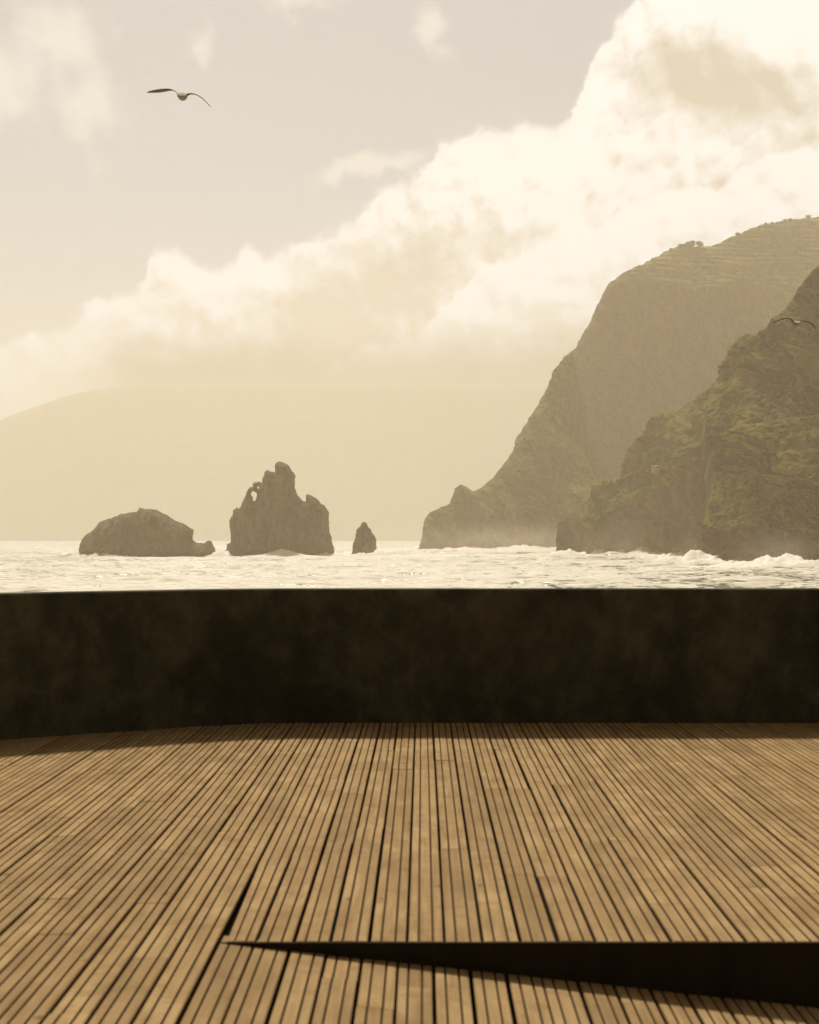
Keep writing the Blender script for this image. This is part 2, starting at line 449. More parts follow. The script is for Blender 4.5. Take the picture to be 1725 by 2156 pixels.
    b1 = np.stack([be[:, 0], be[:, 1], N + idx[be[:, 1]], N + idx[be[:, 0]]], -1)
    b2 = np.stack([N + idx[be[:, 0]], N + idx[be[:, 1]], N + len(bv) + idx[be[:, 1]], N + len(bv) + idx[be[:, 0]]], -1)
    verts = np.concatenate([verts, vb, vc]); faces = np.concatenate([f, b1, b2])
    for k_ in at: at[k_] = np.concatenate([at[k_], at[k_][bv], at[k_][bv]])
    vv, ff, aa = compact(verts, faces, at)
    o = mesh_np(name, vv, ff, mat, smooth=True, attrs=aa)
    o['kind'] = 'structure'
    return o, (gx, gy, D)
def depth_at(info, px, py):
    gx, gy, D = info; i = int(np.clip(np.searchsorted(gy, py), 0, len(gy) - 1)); j = int(np.clip(np.searchsorted(gx, px), 0, len(gx) - 1))
    return float(D[i, j])
def interp(pts): 
    a = np.array(pts, float); return lambda x: np.interp(x, a[:, 0], a[:, 1])
def blobs(X, Y, lst):
    s = 0
    for (cx, cy, rx, ry) in lst: s = s + np.exp(-((X - cx) / rx) ** 2 - ((Y - cy) / ry) ** 2)
    return s

# --- far mountains, all but lost in the haze
sk = [V(p) for p in [(-420, 1000), (-200, 950), (0, 884), (60, 862), (100, 847), (170, 826), (240, 814), (320, 809), (450, 813), (600, 808), (750, 812), (900, 808), (1050, 813), (1200, 810), (1300, 812), (1600, 815), (1900, 812)]] + [(2800, 1690), (-620, 1690)]
land('mountain', M['hill'], sk, 6, lambda X, Y: 5200 + 0 * X, lambda X, Y: 0 * X + .5, .35, .3, [(40, 500, 400, .3, 4, 'r')], (8, 60, 10), 3, bottom=1660, rough=(5, 9), back=400)

# --- big cliff with the terraced fields on its top
sky_b = [V(p) for p in [(1150, 850), (1165, 790), (1190, 750), (1215, 730), (1225, 705), (1245, 675), (1252, 655), (1262, 635), (1280, 600), (1300, 582), (1340, 562), (1375, 545), (1400, 530), (1440, 515), (1480, 519), (1500, 517), (1540, 500), (1580, 480), (1620, 470), (1680, 461), (1725, 457), (1850, 445), (2050, 430)]]
rim = interp([(1700, 900), (1855, 868), (1900, 838), (2029, 852), (2109, 872), (2200, 868), (2317, 852), (2422, 900), (2500, 890), (3000, 880)])
out_b = sky_b + [(2970, 1720), (1700, 1720), (1640, 1300)]
def ter_b(X, Y): return sstep(14, -6, Y - rim(X)) * sstep(1835, 1900, X)
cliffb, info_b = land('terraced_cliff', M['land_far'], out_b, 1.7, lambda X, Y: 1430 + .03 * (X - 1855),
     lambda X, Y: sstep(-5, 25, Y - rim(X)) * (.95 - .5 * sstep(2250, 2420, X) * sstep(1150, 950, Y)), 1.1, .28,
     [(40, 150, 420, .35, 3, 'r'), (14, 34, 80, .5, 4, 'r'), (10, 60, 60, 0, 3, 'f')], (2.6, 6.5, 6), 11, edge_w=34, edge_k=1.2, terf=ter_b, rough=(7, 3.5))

# --- headland spur in front of it
out_a = [V(p) for p in [(878, 1176), (880, 1160), (888, 1130), (891, 1100), (900, 1083), (925, 1069), (945, 1061), (953, 1045), (957, 1028), (968, 1020), (985, 1026), (996, 1036), (1017, 1024), (1034, 1008), (1058, 982), (1080, 950), (1086, 925), (1112, 885), (1150, 820), (1158, 800), (1165, 780), (1190, 752), (1206, 738), (1204, 775), (1190, 815), (1192, 850), (1200, 885), (1216, 930), (1232, 962), (1250, 998), (1268, 1040), (1300, 1110), (1330, 1180)]]
def rk_a(X, Y):
    r = .55 * sstep(.0, .3, fbm(X / 60, Y / 90, 0., 4, 71)) + blobs(X, Y, [(1405, 1530, 30, 40), (1500, 1600, 45, 60), (1660, 1470, 60, 80), (1640, 1600, 70, 50)]) * .8 + sstep(1640, 1680, Y)
    return r
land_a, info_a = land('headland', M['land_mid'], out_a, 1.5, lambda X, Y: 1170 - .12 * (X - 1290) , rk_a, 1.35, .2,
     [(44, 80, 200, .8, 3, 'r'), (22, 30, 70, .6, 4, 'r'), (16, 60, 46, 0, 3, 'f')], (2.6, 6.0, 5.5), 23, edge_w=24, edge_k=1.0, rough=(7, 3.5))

# --- middle cliff with the road bench
rl2 = interp([(1690, 1560), (1760, 1590), (1800, 1614), (1840, 1585), (1881, 1549), (1934, 1504), (1975, 1530), (2011, 1492), (2060, 1464), (2084, 1443), (2108, 1370), (2180, 1300), (2400, 1200)])
road2 = interp([(1690, 1470), (1817, 1463), (1893, 1458), (1950, 1440), (2006, 1426), (2045, 1412), (2100, 1378), (2160, 1330), (2500, 1260)])
out_2 = [(1694, 1725), (1699, 1640), (1701, 1592), (1707, 1588), (1727, 1572), (1748, 1564), (1784, 1564), (1788, 1543), (1800, 1511), (1805, 1478), (1817, 1464), (1841, 1464), (1892, 1459), (1895, 1419), (1910, 1374), (1942, 1338), (1970, 1310), (1983, 1284), (1995, 1261), (2027, 1257), (2076, 1247), (2100, 1228), (2123, 1215), (2155, 1186), (2185, 1163), (2260, 1150), (2420, 1500), (2420, 1725)]
def rk_2(X, Y):
    return sstep(-4, 22, Y - rl2(X) + 14 * fbm(X / 22, Y / 40, 0., 3, 5)) + .95 * blobs(X, Y, [(1925, 1395, 42, 48), (2000, 1300, 45, 34), (2140, 1440, 25, 90)])
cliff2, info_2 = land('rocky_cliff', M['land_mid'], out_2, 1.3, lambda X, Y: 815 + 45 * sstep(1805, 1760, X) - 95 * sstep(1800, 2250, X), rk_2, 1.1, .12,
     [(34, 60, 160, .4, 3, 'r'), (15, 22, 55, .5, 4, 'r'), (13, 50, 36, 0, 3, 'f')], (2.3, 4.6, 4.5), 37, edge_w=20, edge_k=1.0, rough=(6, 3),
     extra=lambda X, Y, m: 4 * sstep(4, -4, Y - road2(X)))

# --- nearest cliff at the right edge with the walled road
rl3 = interp([(2120, 1580), (2149, 1590), (2206, 1606), (2267, 1596), (2315, 1606), (2368, 1618), (2449, 1632), (2474, 1679), (2500, 1687), (2900, 1690)])
road3 = interp([(2100, 1335), (2165, 1327), (2226, 1314), (2287, 1298), (2368, 1285), (2433, 1275), (2500, 1267), (2900, 1225)])
out_3 = [(2128, 1760), (2131, 1723), (2136, 1660), (2139, 1610), (2153, 1581), (2163, 1537), (2174, 1500), (2178, 1440), (2169, 1379), (2162, 1330), (2158, 1281), (2157, 1240), (2165, 1200), (2185, 1163), (2204, 1130), (2213, 1107), (2220, 1080), (2227, 1058), (2248, 1034), (2276, 1020), (2303, 1021), (2338, 999), (2359, 968), (2394, 947), (2422, 909), (2443, 877), (2463, 846), (2488, 818), (2520, 790), (2700, 660), (2950, 600), (2950, 1780)]
def rk_3(X, Y):
    return sstep(-4, 22, Y - rl3(X) + 14 * fbm(X / 22, Y / 30, 0., 3, 6)) + .6 * blobs(X, Y, [(2230, 1285, 50, 16), (2480, 1230, 60, 20), (2340, 1480, 20, 14), (2165, 1420, 14, 60)])
cliff3, info_3 = land('green_cliff', M['land'], out_3, 1.15, lambda X, Y: 560 - .06 * (X - 2131) + 45 * sstep(2300, 2120, X), rk_3, 1.55, .13,
     [(38, 62, 150, .55, 3, 'r'), (16, 24, 50, .6, 4, 'r'), (14, 50, 36, 0, 3, 'f')], (2.5, 3.8, 3.6), 53, edge_w=22, edge_k=1.0, rough=(6.5, 3),
     extra=lambda X, Y, m: 7 * sstep(2, -2, Y - road3(X)))

# beach between headland and middle cliff
mb = MB()
b0 = P(1560, 1689, 980); b1 = P(1830, 1690, 950)
# ------------------------------------------------------------------ parapets, shed, pole, trees
def parapet(name, info, road, xs, hgt, mat, label, post=False):
    mb = MB(); prev = None
    for px in xs:
        py = float(road(px)) + 3; D = depth_at(info, px, py + 2) - .6
        p = P(px, py, D)
        if prev:
            h = hgt * (1 + random.uniform(-.2, .2))
            q = prev; t = .35
            mb.add([(q[0], q[1], q[2] - 3), (p[0], p[1], p[2] - 3), (p[0], p[1], p[2] + h), (q[0], q[1], q[2] + h),
                    (q[0], q[1] + t, q[2] - 3), (p[0], p[1] + t, p[2] - 3), (p[0], p[1] + t, p[2] + h), (q[0], q[1] + t, q[2] + h)],
                   [(0, 1, 2, 3), (5, 4, 7, 6), (3, 2, 6, 7), (1, 5, 6, 2), (4, 0, 3, 7), (4, 5, 1, 0)])
        prev = p
    o = mb.build(name, mat); tag(o, label, 'wall'); return o
parapet('road_wall', info_3, road3, np.arange(2350, 2560, 5), .55, M['stone'], 'pale stone retaining wall along the road crossing the green cliff at the right edge')
parapet('road_parapet', info_2, road2, np.arange(1836, 1884, 4), .6, M['plaster'], 'short whitish roadside parapet on the ledge where the middle cliff meets the big cliff')
def shed(px, py, info, w, d, h, label):
    D = depth_at(info, px, py) - 2.5; c = P(px, py, D)
    e = empty('hut', (c[0], c[1], c[2]), label=label, cat='hut')
    m1 = MB(); m1.box(-w/2, w/2, -d/2, d/2, -2.5, h); m1.build('wall', M['stone'], e)
    m2 = MB(); m2.add([(-w/2-.2, -d/2-.2, h+.01), (w/2+.2, -d/2-.2, h+.01), (w/2+.2, d/2+.2, h+.5), (-w/2-.2, d/2+.2, h+.5), (-w/2-.2, -d/2-.2, h+.2), (w/2+.2, -d/2-.2, h+.2), (w/2+.2, d/2+.2, h+.7), (-w/2-.2, d/2+.2, h+.7)],
           [(0,3,2,1),(4,5,6,7),(0,1,5,4),(1,2,6,5),(2,3,7,6),(3,0,4,7)]); m2.build('roof', M['stone'], e)
    m3 = MB(); m3.box(-.5, .5, -d/2-.06, -d/2+.02, 0, h*.8); m3.build('door', M['slate'], e)
shed(2004, 1428, info_2, 4.2, 3, .55, 'small whitish hut on the ledge of the middle cliff')
pD = depth_at(info_b, 2496, 738) - 3; c = P(2500, 742, pD)
e = empty('utility_pole', c, label='thin dark pole on the terraced slope at the right edge of the photo', cat='pole')
m1 = MB(); m1.tube([(0, 0, -1), (-1.1, 0, 3.6), (-2.2, 0, 8)], [.16, .14, .12], 8); m1.build('pole', M['metal'], e)
m1 = MB(); m1.tube([(-2.4, 0, 7.8), (0, 0, 7.3)], .09, 6); m1.build('crossarm', M['metal'], e)

def tree_mesh(seed, r, h):
    rr = random.Random(seed); mb = MB()
    for _ in range(170):
        th, u = rr.uniform(0, 6.283), rr.uniform(-1, 1); q = rr.random() ** .4
        c = Vector((math.cos(th) * math.sqrt(1-u*u) * q * r, math.sin(th) * math.sqrt(1-u*u) * q * r, h + u * q * r * .75))
        c.x += .25 * r * math.sin(3 * th + seed)
        a = Vector((rr.gauss(0, 1), rr.gauss(0, 1), rr.gauss(0, 1))).normalized(); b = a.orthogonal().normalized(); s = r * rr.uniform(.13, .26)
        mb.add([c + b * s, c + a.cross(b) * s, c - b * s, c - a.cross(b) * s], [(0, 1, 2, 3)])
    return mb
LT = [('wide dark tree, left one of the pair on the plateau rim', 600, 388, 24), ('round dark tree, right one of the pair on the plateau rim', 675, 382, 18),
      ('low bush-like tree just left of the dark pair on the rim', 508, 392, 13), ('small tree touching the left side of the dark pair', 548, 386, 12),
      ('small tree on the rim above the leftmost terraces', 425, 424, 11), ('leftmost small tree on the terraced skyline', 265, 508, 10),
      ('small tree where the skyline climbs, right of the rim dip', 940, 338, 9), ('round tree standing on the climbing skyline', 1012, 292, 13),
      ('slim tree just right of the round skyline tree', 1074, 268, 8), ('small tree second to the right of the round skyline tree', 1108, 270, 7),
      ('pale open tree left of the lone tree on the skyline', 1200, 232, 12), ('lone small tree with bare trunk standing clear of the skyline', 1257, 196, 9),
      ('left tree of the low row right of the lone tree', 1315, 192, 10), ('middle tree of the low row right of the lone tree', 1357, 188, 8),
      ('right tree of the low row right of the lone tree', 1396, 183, 8), ('bushy tree left in the clump near the top of the hill', 1430, 172, 13),
      ('bushy tree right in the clump near the top of the hill', 1470, 168, 13), ('rightmost low tree on the hilltop skyline', 1630, 136, 13)]
for i, (lb, cx, cy, r) in enumerate(LT):
    px, py = 1900 + cx * .3478, 620 + cy * .3478
    D = depth_at(info_b, px, py + 8) + 2; R = r * .3478 / FPX * D * 1.7; p = P(px, py - 1, D)
    e = empty('tree', (p[0], p[1], p[2]), label=lb, cat='tree', group='trees along the terraced skyline')
    tree_mesh(i, R, R * .72).build('crown', M['leaf'], e)
    mt = MB(); mt.tube([(0, 0, -2.5), (.05 * R, 0, R * .4), (0, 0, R * 1.3)], [.16 * R, .1 * R, .04 * R], 6); mt.build('trunk', M['bark'], e)

# ------------------------------------------------------------------ SEA STACKS
def stack(name, label, outline, D, res, thick, seed, holes=(), group=None, rough=(1.0, 3.5), amp=1.0, cat='rock'):
    k = (D + thick * .6) / FPX
    A = [((x - CX) * k, -(y - HZ) * k + EYE) for x, y in outline]
    poly = rough_poly(A, rough[0] * k * 3, rough[1] * k, seed)
    gx = np.arange(poly[:, 0].min() - res, poly[:, 0].max() + 2 * res, res); gz = np.arange(poly[:, 1].min() - res, poly[:, 1].max() + 2 * res, res)
    X, Z = np.meshgrid(gx, gz)
    d, d2, ins, nx, nz = poly_dist(poly, X, Z, lambda x, y: y < SEA - .5)
    for hpts in holes:
        hp = rough_poly([((x - CX) * k, -(y - HZ) * k + EYE) for x, y in hpts], k * 2.2, 1.8 * k, seed + 7)
        dh, _, ih, hx, hz = poly_dist(hp, X, Z)
        m = dh < d; nx = np.where(m, hx, nx); nz = np.where(m, hz, nz); d = np.minimum(d, dh); d2 = np.minimum(d2, dh); ins &= ~ih
    kv = ins | (d < res * .5)
    keep = kv[:-1, :-1] & kv[1:, :-1] & kv[:-1, 1:] & kv[1:, 1:]
    f, be = grid_faces(keep); bv = np.unique(be)
    Xf, Zf = X.ravel(), Z.ravel(); Xf[bv] = nx.ravel()[bv]; Zf[bv] = nz.ravel()[bv]
    d2 = np.where(ins, d2, 0).ravel(); d2[bv] = np.where(d2[bv] < 2 * res, 0, d2[bv])
    zr = np.clip((Zf.max() - Zf) / (Zf.max() - SEA), 0, 1)
    w = thick * (.35 + .65 * zr)
    s = np.clip(d2 / w, 0, 1); T = w * np.sqrt(np.clip(1 - (1 - s) ** 2, 0, 1)) 
    def side(sd, sg):
        n = T * (1 + .35 * fbm(Xf / (thick * .6), Zf / (thick * .9), 0., 3, sd)) 
        cr = amp * (1.3 * ridged(Xf / 5.5, Zf / 16, 0., 4, sd + 1) + .8 * ridged(Xf / 2.4, Zf / 3.5, 0., 3, sd + 2))
        y = sg * (n + cr * np.clip(d2 / 3.0, 0, 1)) 
        return np.stack([Xf, D + thick * .6 + y, Zf], -1)
    N = len(Xf); F, B = side(seed, -1), side(seed + 40, 1)
    b = np.stack([be[:, 0], be[:, 1], N + be[:, 1], N + be[:, 0]], -1)
    faces = np.concatenate([f[:, ::-1], N + f, b]); verts = np.concatenate([F, B])
    vv, ff, _ = compact(verts, faces, {})
    cx_, cy_ = float(vv[:, 0].mean()), float(vv[:, 1].mean()); vv = vv - np.array([cx_, cy_, SEA])
    o = mesh_np(name, vv, ff, M['rock'], smooth=True); o.location = (cx_, cy_, SEA)
    tag(o, label, cat, group=group); return o
S1 = lambda x, y: (150 + x * .6377, 1350 + y * .6377)       # close view 1 -> photo px
S6 = lambda x, y: (600 + x * .3478, 1380 + y * .3478)
DS = 10 * FPX / (1702 - HZ)
o1 = [S1(*p) for p in [(148, 620), (148, 505), (160, 465), (182, 437), (205, 425), (232, 398), (250, 378), (290, 365), (340, 345), (375, 338), (422, 334), (432, 312), (448, 318), (480, 319), (518, 323), (540, 338), (570, 352), (600, 372), (640, 388), (668, 405), (693, 416), (690, 440), (686, 466), (715, 482), (742, 482), (758, 468), (775, 470), (783, 495), (793, 508), (792, 620)]]
stack('sea_stack', 'broad rounded rock island, leftmost of the three rocks in the sea', o1, DS * .985, .45, 24, 101, group='sea stacks offshore', amp=1.7, rough=(1.35, 3.2))
o2 = [S6(*p) for p in [(195, 1060), (198, 920), (215, 900), (245, 885), (258, 850), (265, 808), (297, 795), (302, 720), (290, 660), (292, 600), (312, 560), (318, 515), (340, 500), (343, 484), (356, 486), (362, 495), (380, 488), (400, 445), (425, 395), (440, 350), (455, 318), (472, 302), (492, 305), (490, 280), (505, 262), (525, 262), (540, 255), (560, 262), (570, 285), (576, 270), (574, 240), (592, 210), (600, 175), (622, 155), (645, 168), (684, 180), (692, 150), (685, 120), (700, 95), (725, 82), (755, 84), (790, 98), (818, 130), (835, 165), (858, 185), (868, 205), (862, 240), (866, 275), (860, 315), (878, 345), (890, 380), (915, 410), (938, 432), (960, 434), (966, 400), (962, 372), (975, 367), (1010, 378), (1045, 402), (1075, 425), (1095, 455), (1125, 462), (1140, 500), (1160, 530), (1158, 590), (1166, 640), (1168, 700), (1185, 750), (1192, 800), (1208, 840), (1213, 890), (1215, 1060)]]
h1 = [S6(*p) for p in [(480, 360), (492, 342), (515, 350), (531, 360), (528, 385), (520, 415), (512, 432), (494, 420), (496, 390), (482, 378)]]
h2 = [S6(*p) for p in [(538, 292), (545, 300), (552, 315), (540, 322), (534, 310)]]
stack('sea_stack', 'tallest jagged rock in the sea with a natural window near its left shoulder', o2, DS, .36, 17, 102, holes=(h1, h2), group='sea stacks offshore', amp=1.7, rough=(1.4, 3.0))
o3 = [S6(*p) for p in [(1350, 1060), (1356, 905), (1368, 870), (1372, 800), (1392, 750), (1400, 700), (1415, 665), (1440, 650), (1450, 618), (1466, 609), (1488, 622), (1505, 655), (1528, 672), (1542, 712), (1565, 735), (1577, 760), (1576, 820), (1583, 870), (1584, 1060)]]
stack('sea_stack', 'smallest pointed rock in the sea, right of the tallest one', o3, DS, .3, 7, 103, group='sea stacks offshore', amp=1.7, rough=(1.2, 2.6))
# boulders at the foot of the near cliff
for i, (pts, D, lb) in enumerate([
    ([(2450, 1760), (2452, 1728), (2462, 1712), (2478, 1706), (2495, 1704), (2520, 1696), (2560, 1700), (2570, 1760)], 505, 'big dark boulder in the surf at the right edge'),
    ([(2386, 1760), (2388, 1735), (2396, 1724), (2410, 1722), (2420, 1728), (2424, 1736), (2428, 1760)], 520, 'small brown boulder in the surf left of the big dark one'),
    ([(2440, 1760), (2442, 1716), (2452, 1706), (2470, 1704), (2480, 1712), (2486, 1760)], 530, 'low dark boulder behind the big one at the cliff foot')]):
    stack('boulder', lb, pts, D, .18, 3.0, 200 + i, group='boulders in the surf', amp=.35, rough=(1.2, 2.6), cat='boulder')

# ------------------------------------------------------------------ SEA
shore = []
def add_shore(info, x0, x1, D0f, w):
    for px in np.arange(x0, x1, 3.0): shore.append(((px - CX) / FPX * D0f(px), D0f(px), w))
add_shore(None, 1276, 1600, lambda x: 1170 - .12 * (x - 1290), 26)
add_shore(None, 1600, 1800, lambda x: 1100, 20)
add_shore(None, 1800, 2131, lambda x: 815 - 95 * float(sstep(1800, 2250, x)), 20)
add_shore(None, 2131, 2700, lambda x: 560 - .06 * (x - 2131) + 45 * float(sstep(2300, 2120, x)), 17)
for (a, b, D, w) in [(255, 650, DS + 4, 9), (668, 1022, DS + 2, 9), (1070, 1155, DS + 2, 10), (2386, 2430, 520, 10), (2450, 2560, 505, 8)]:
    for px in np.arange(a, b, 4.0): shore.append(((px - CX) / FPX * D, D, w))
shore = np.array(shore)
rows = np.concatenate([np.linspace(5.7, 40, 120, endpoint=False), np.linspace(40, 190, 420)])
Dr = (EYE - SEA) * FPX / rows
Ur = np.linspace(-.46, .46, 1150)
Dg, Ug = np.meshgrid(Dr, Ur, indexing='ij'); Xg = Ug * Dg
dD = np.abs(np.gradient(Dr))[:, None]
def oct_(lx, ly, amp, seed, rot=0.0, sharp=False):
    c, s = math.cos(rot), math.sin(rot)
    u, v = (Xg * c + Dg * s) / lx, (-Xg * s + Dg * c) / ly
    w = sstep(.9, .3, dD / ly)
    n = vnoise(u, v, 0., seed)
    if sharp: n = 1 - 2 * np.abs(n) 
    return amp * n * w
Hs = oct_(110, 38, 1.0, 1, .12) + oct_(46, 16, .62, 2, -.1) + oct_(20, 8, .55, 3, .2, True) + oct_(9, 4, .26, 4, -.25, True) + oct_(4, 1.9, .12, 5, .1, True)
crest = Hs.copy()
sd = np.full(Dg.shape, 1e9); sw = np.full(Dg.shape, 15.0)
for (x, y, w) in shore:
    r0 = np.searchsorted(-Dr, -(y + 3.2 * w)); r1 = np.searchsorted(-Dr, -(y - 6 * w))
    sl = slice(max(0, r0 - 1), min(len(Dr), r1 + 1))
    dd = np.sqrt((Xg[sl] - x) ** 2 + ((Dg[sl] - y) * np.where(Dg[sl] < y, .6, 1)) ** 2) / w
    sd[sl] = np.minimum(sd[sl], dd)
nf = fbm(Xg / 30, Dg / 22, 0., 4, 77)
foam_glint = sstep(1.9, .5, sd + .9 * nf)
fade = sstep(2500, 900, Dg)
Hs = Hs + foam_glint * (1.7 + 3.4 * fbm(Xg / 9, Dg / 12, 0., 4, 78, .65)) * np.where(Dg > 700, 1.1, 1.0)
# individual breakers and swell faces
def breaker(px, D, wx, wy, h, fo=1.0):
    global Hs, foam_glint
    x0 = (px - CX) / FPX * D
    g = np.exp(-((Xg - x0) / wx) ** 2 - ((Dg - D) / wy) ** 2)
    Hs = Hs + h * g * (1 + .5 * fbm(Xg / 3, Dg / 5, 0., 3, int(px))); foam_glint = np.maximum(foam_glint, g * fo * 1.1)
for b_ in [(2112, 590, 5, 9, 3.6), (2140, 560, 10, 8, 1.2), (1602, 1090, 12, 14, 3.4), (1560, 1050, 60, 14, 1.3), (862, 765, 8, 6, 3.0), (875, 758, 22, 9, .8), (1930, 780, 12, 10, 2.2), (2020, 770, 25, 10, 1.5),
           (1380, 1060, 70, 14, 2.2), (2290, 505, 14, 10, 1.9), (2400, 480, 22, 12, 1.4), (2230, 470, 25, 16, 1.2), (430, 770, 7, 6, 1.5), (300, 770, 12, 6, 1.6), (1140, 775, 12, 7, 1.6), (1200, 740, 60, 10, .9), (290, 2600, 30, 40, 8)]:
    breaker(*b_)
Hs = Hs + 1.5 * np.exp(-((Xg - 75) / 18) ** 2 - ((Dg - 385) / 22) ** 2)
open_foam_glint = .43 - .16 * sstep(10, 70, Xg) * sstep(620, 420, Dg) + .34 * np.clip(crest / 1.2, -1, 1) + .10 * fbm(Xg / 160, Dg / 60, 0., 3, 79)  # open-water whitecaps, with sun glitter painted in as extra white
open_foam_glint = open_foam_glint + .10 * sstep(900, 1800, Dg)
foam_glint = np.maximum(foam_glint * 1.3, open_foam_glint)
Hs = Hs * sstep(Dr[-1], Dr[-1] + 28, Dg)
verts = np.stack([Xg, Dg, SEA + Hs * np.where(Dg > 3500, .6, 1)], -1).reshape(-1, 3)
nr, nc = Dg.shape; I = np.arange(nr * nc).reshape(nr, nc)
F = np.stack([I[:-1, :-1], I[1:, :-1], I[1:, 1:], I[:-1, 1:]], -1).reshape(-1, 4)
# near water below the terrace and to the sides: coarse ring
N = len(verts)
ex = np.array([(-6900, 8400, SEA), (Ur[0] * Dr[-1], Dr[-1], SEA), (Ur[-1] * Dr[-1], Dr[-1], SEA), (6900, 8400, SEA), (-6900, -300, SEA), (6900, -300, SEA), (Ur[0] * Dr[0], 8400, SEA), (Ur[-1] * Dr[0], 8400, SEA)])
verts = np.concatenate([verts, ex])
F = np.concatenate([F, np.array([[N + 0, N + 4, N + 1, N + 6], [N + 4, N + 5, N + 2, N + 1], [N + 5, N + 3, N + 7, N + 2]])])
sea = mesh_np('sea', verts, F, M['sea'], smooth=True, attrs={'foam_glint': np.concatenate([foam_glint.ravel(), np.full(8, .42)])}); sea['kind'] = 'structure'

# ------------------------------------------------------------------ GULLS
def mat_gull(name, wing, tip, body, back):
    m, nt, b = new_mat(name, .8, .2)
    tn = attr(nt, 'tone')
    c = cmix(nt, tn.ss(.1, .3), body, wing); c = cmix(nt, tn.ss(.8, .95), c, tip)
    c = cmix(nt, tn.ss(-.3, -.8), c, back)
    g = noise(nt, objco(nt), 30, 3, .6)
    c = cmix(nt, g * .3, c, (.1, .09, .08))
    nt.t.links.new(c, b.inputs['Base Color']); return m
EL = {1: 295.0, 2: 987.0}
def gull(label, stations, D, cpx, scale_px, matl, seed):
    """stations: spanwise rows (zoomed px x, y centre, thickness seen, chord m) from left tip to right tip; one continuous surface"""
    k = D / FPX * scale_px; c0 = cpx; n = 16; vs, fs, at = [], [], []
    for (sx, sy, th, chord, kind) in stations:
        x, z = (sx - c0[0]) * k, -(sy - c0[1]) * k; h = th * k / 2
        for q in range(n):
            a = 2 * math.pi * q / n; cy, sz = math.cos(a), math.sin(a)
            if kind == 'b':      # body section: tail towards the viewer, breast and head away
                y = cy * chord * (.5 if cy > 0 else .55)
                taper = 1 - .75 * max(0, -cy) ** 2 if sz > 0 else 1 - .6 * max(0, -cy) ** 2
                head = .35 * math.exp(-((cy - .85) / .2) ** 2)
                vs.append((x, y, z + sz * h * taper + (head * h if sz > -.3 else 0)))
                at.append(-1.0 if sz > .45 else 0.0)
            else:
                vs.append((x, cy * chord / 2 - .04, z - cy * h + sz * .009 * (1 - .5 * abs(cy)))) 
                at.append(1.0 if kind == 't' else .4)
    te = math.tan(math.atan((HZ - EL[seed]) / FPX)); vs = [(v[0], v[1], v[2] + v[1] * te) for v in vs]
    S = len(stations)
    for i in range(S - 1):
        for q in range(n): fs.append((i*n+q, i*n+(q+1) % n, (i+1)*n+(q+1) % n, (i+1)*n+q))
    fs.append(tuple(range(n))[::-1]); fs.append(tuple((S-1)*n+q for q in range(n)))
    mb = MB(); mb.add(vs, fs); mb.a = at
    o = mb.build('gull', matl, attr='tone', smooth=True)
    return o
g1 = mat_gull('gull_plumage_dark', (.17, .135, .11), (.035, .03, .03), (.40, .34, .25), (.62, .52, .38))
st1 = [(287, 354, 4, .03, 't'), (330, 350, 26, .10, 't'), (400, 341, 46, .15, 'w'), (470, 334, 58, .19, 'w'), (560, 322, 58, .22, 'w'), (640, 312, 46, .23, 'w'), (700, 308, 32, .22, 'w'), (760, 325, 26, .2, 'w'), (805, 352, 28, .2, 'w'), (822, 376, 40, .22, 'w'),
       (832, 402, 90, .32, 'b'), (855, 420, 128, .44, 'b'), (895, 430, 152, .52, 'b'), (935, 432, 140, .5, 'b'), (965, 426, 100, .4, 'b'), (980, 408, 52, .26, 'b'),
       (995, 396, 34, .2, 'w'), (1040, 383, 26, .2, 'w'), (1090, 381, 24, .2, 'w'), (1150, 396, 22, .2, 'w'), (1210, 428, 28, .18, 'w'), (1260, 462, 32, .16, 'w'), (1310, 510, 32, .13, 'w'), (1350, 553, 22, .09, 't'), (1400, 605, 4, .03, 't')]
o = gull('', st1, 32.0, (900, 430), 300 / 1725, g1, 1)
o.location = P(400 + 900 * .1739, 220 + 430 * .1739, 32.0)
tag(o, 'dark winged gull gliding high against the open sky at upper left', 'gull', group='gulls in flight')
g2 = mat_gull('gull_plumage_pale', (.15, .11, .08), (.03, .025, .02), (.26, .20, .14), (.78, .70, .55))
st2 = [(737, 590, 4, .03, 't'), (790, 575, 22, .1, 't'), (850, 545, 38, .15, 'w'), (905, 522, 46, .2, 'w'), (960, 506, 36, .22, 'w'), (1020, 496, 20, .22, 'w'), (1080, 498, 14, .2, 'w'), (1125, 512, 14, .2, 'w'), (1150, 535, 18, .2, 'w'),
       (1172, 562, 40, .32, 'b'), (1195, 590, 84, .44, 'b'), (1230, 604, 112, .5, 'b'), (1265, 604, 100, .46, 'b'), (1288, 592, 60, .34, 'b'), (1298, 574, 26, .24, 'b'),
       (1320, 560, 18, .2, 'w'), (1380, 550, 12, .2, 'w'), (1440, 558, 12, .2, 'w'), (1500, 577, 14, .18, 'w'), (1560, 606, 18, .16, 'w'), (1600, 655, 22, .12, 'w'), (1625, 690, 14, .08, 't'), (1645, 720, 4, .03, 't')]
o = gull('', st2, 44.0, (1230, 600), 250 / 1725, g2, 2)
o.location = P(2250 + 1230 * .1449, 900 + 600 * .1449, 44.0)
tag(o, 'pale backed gull gliding in front of the green cliff at the right edge', 'gull', group='gulls in flight')

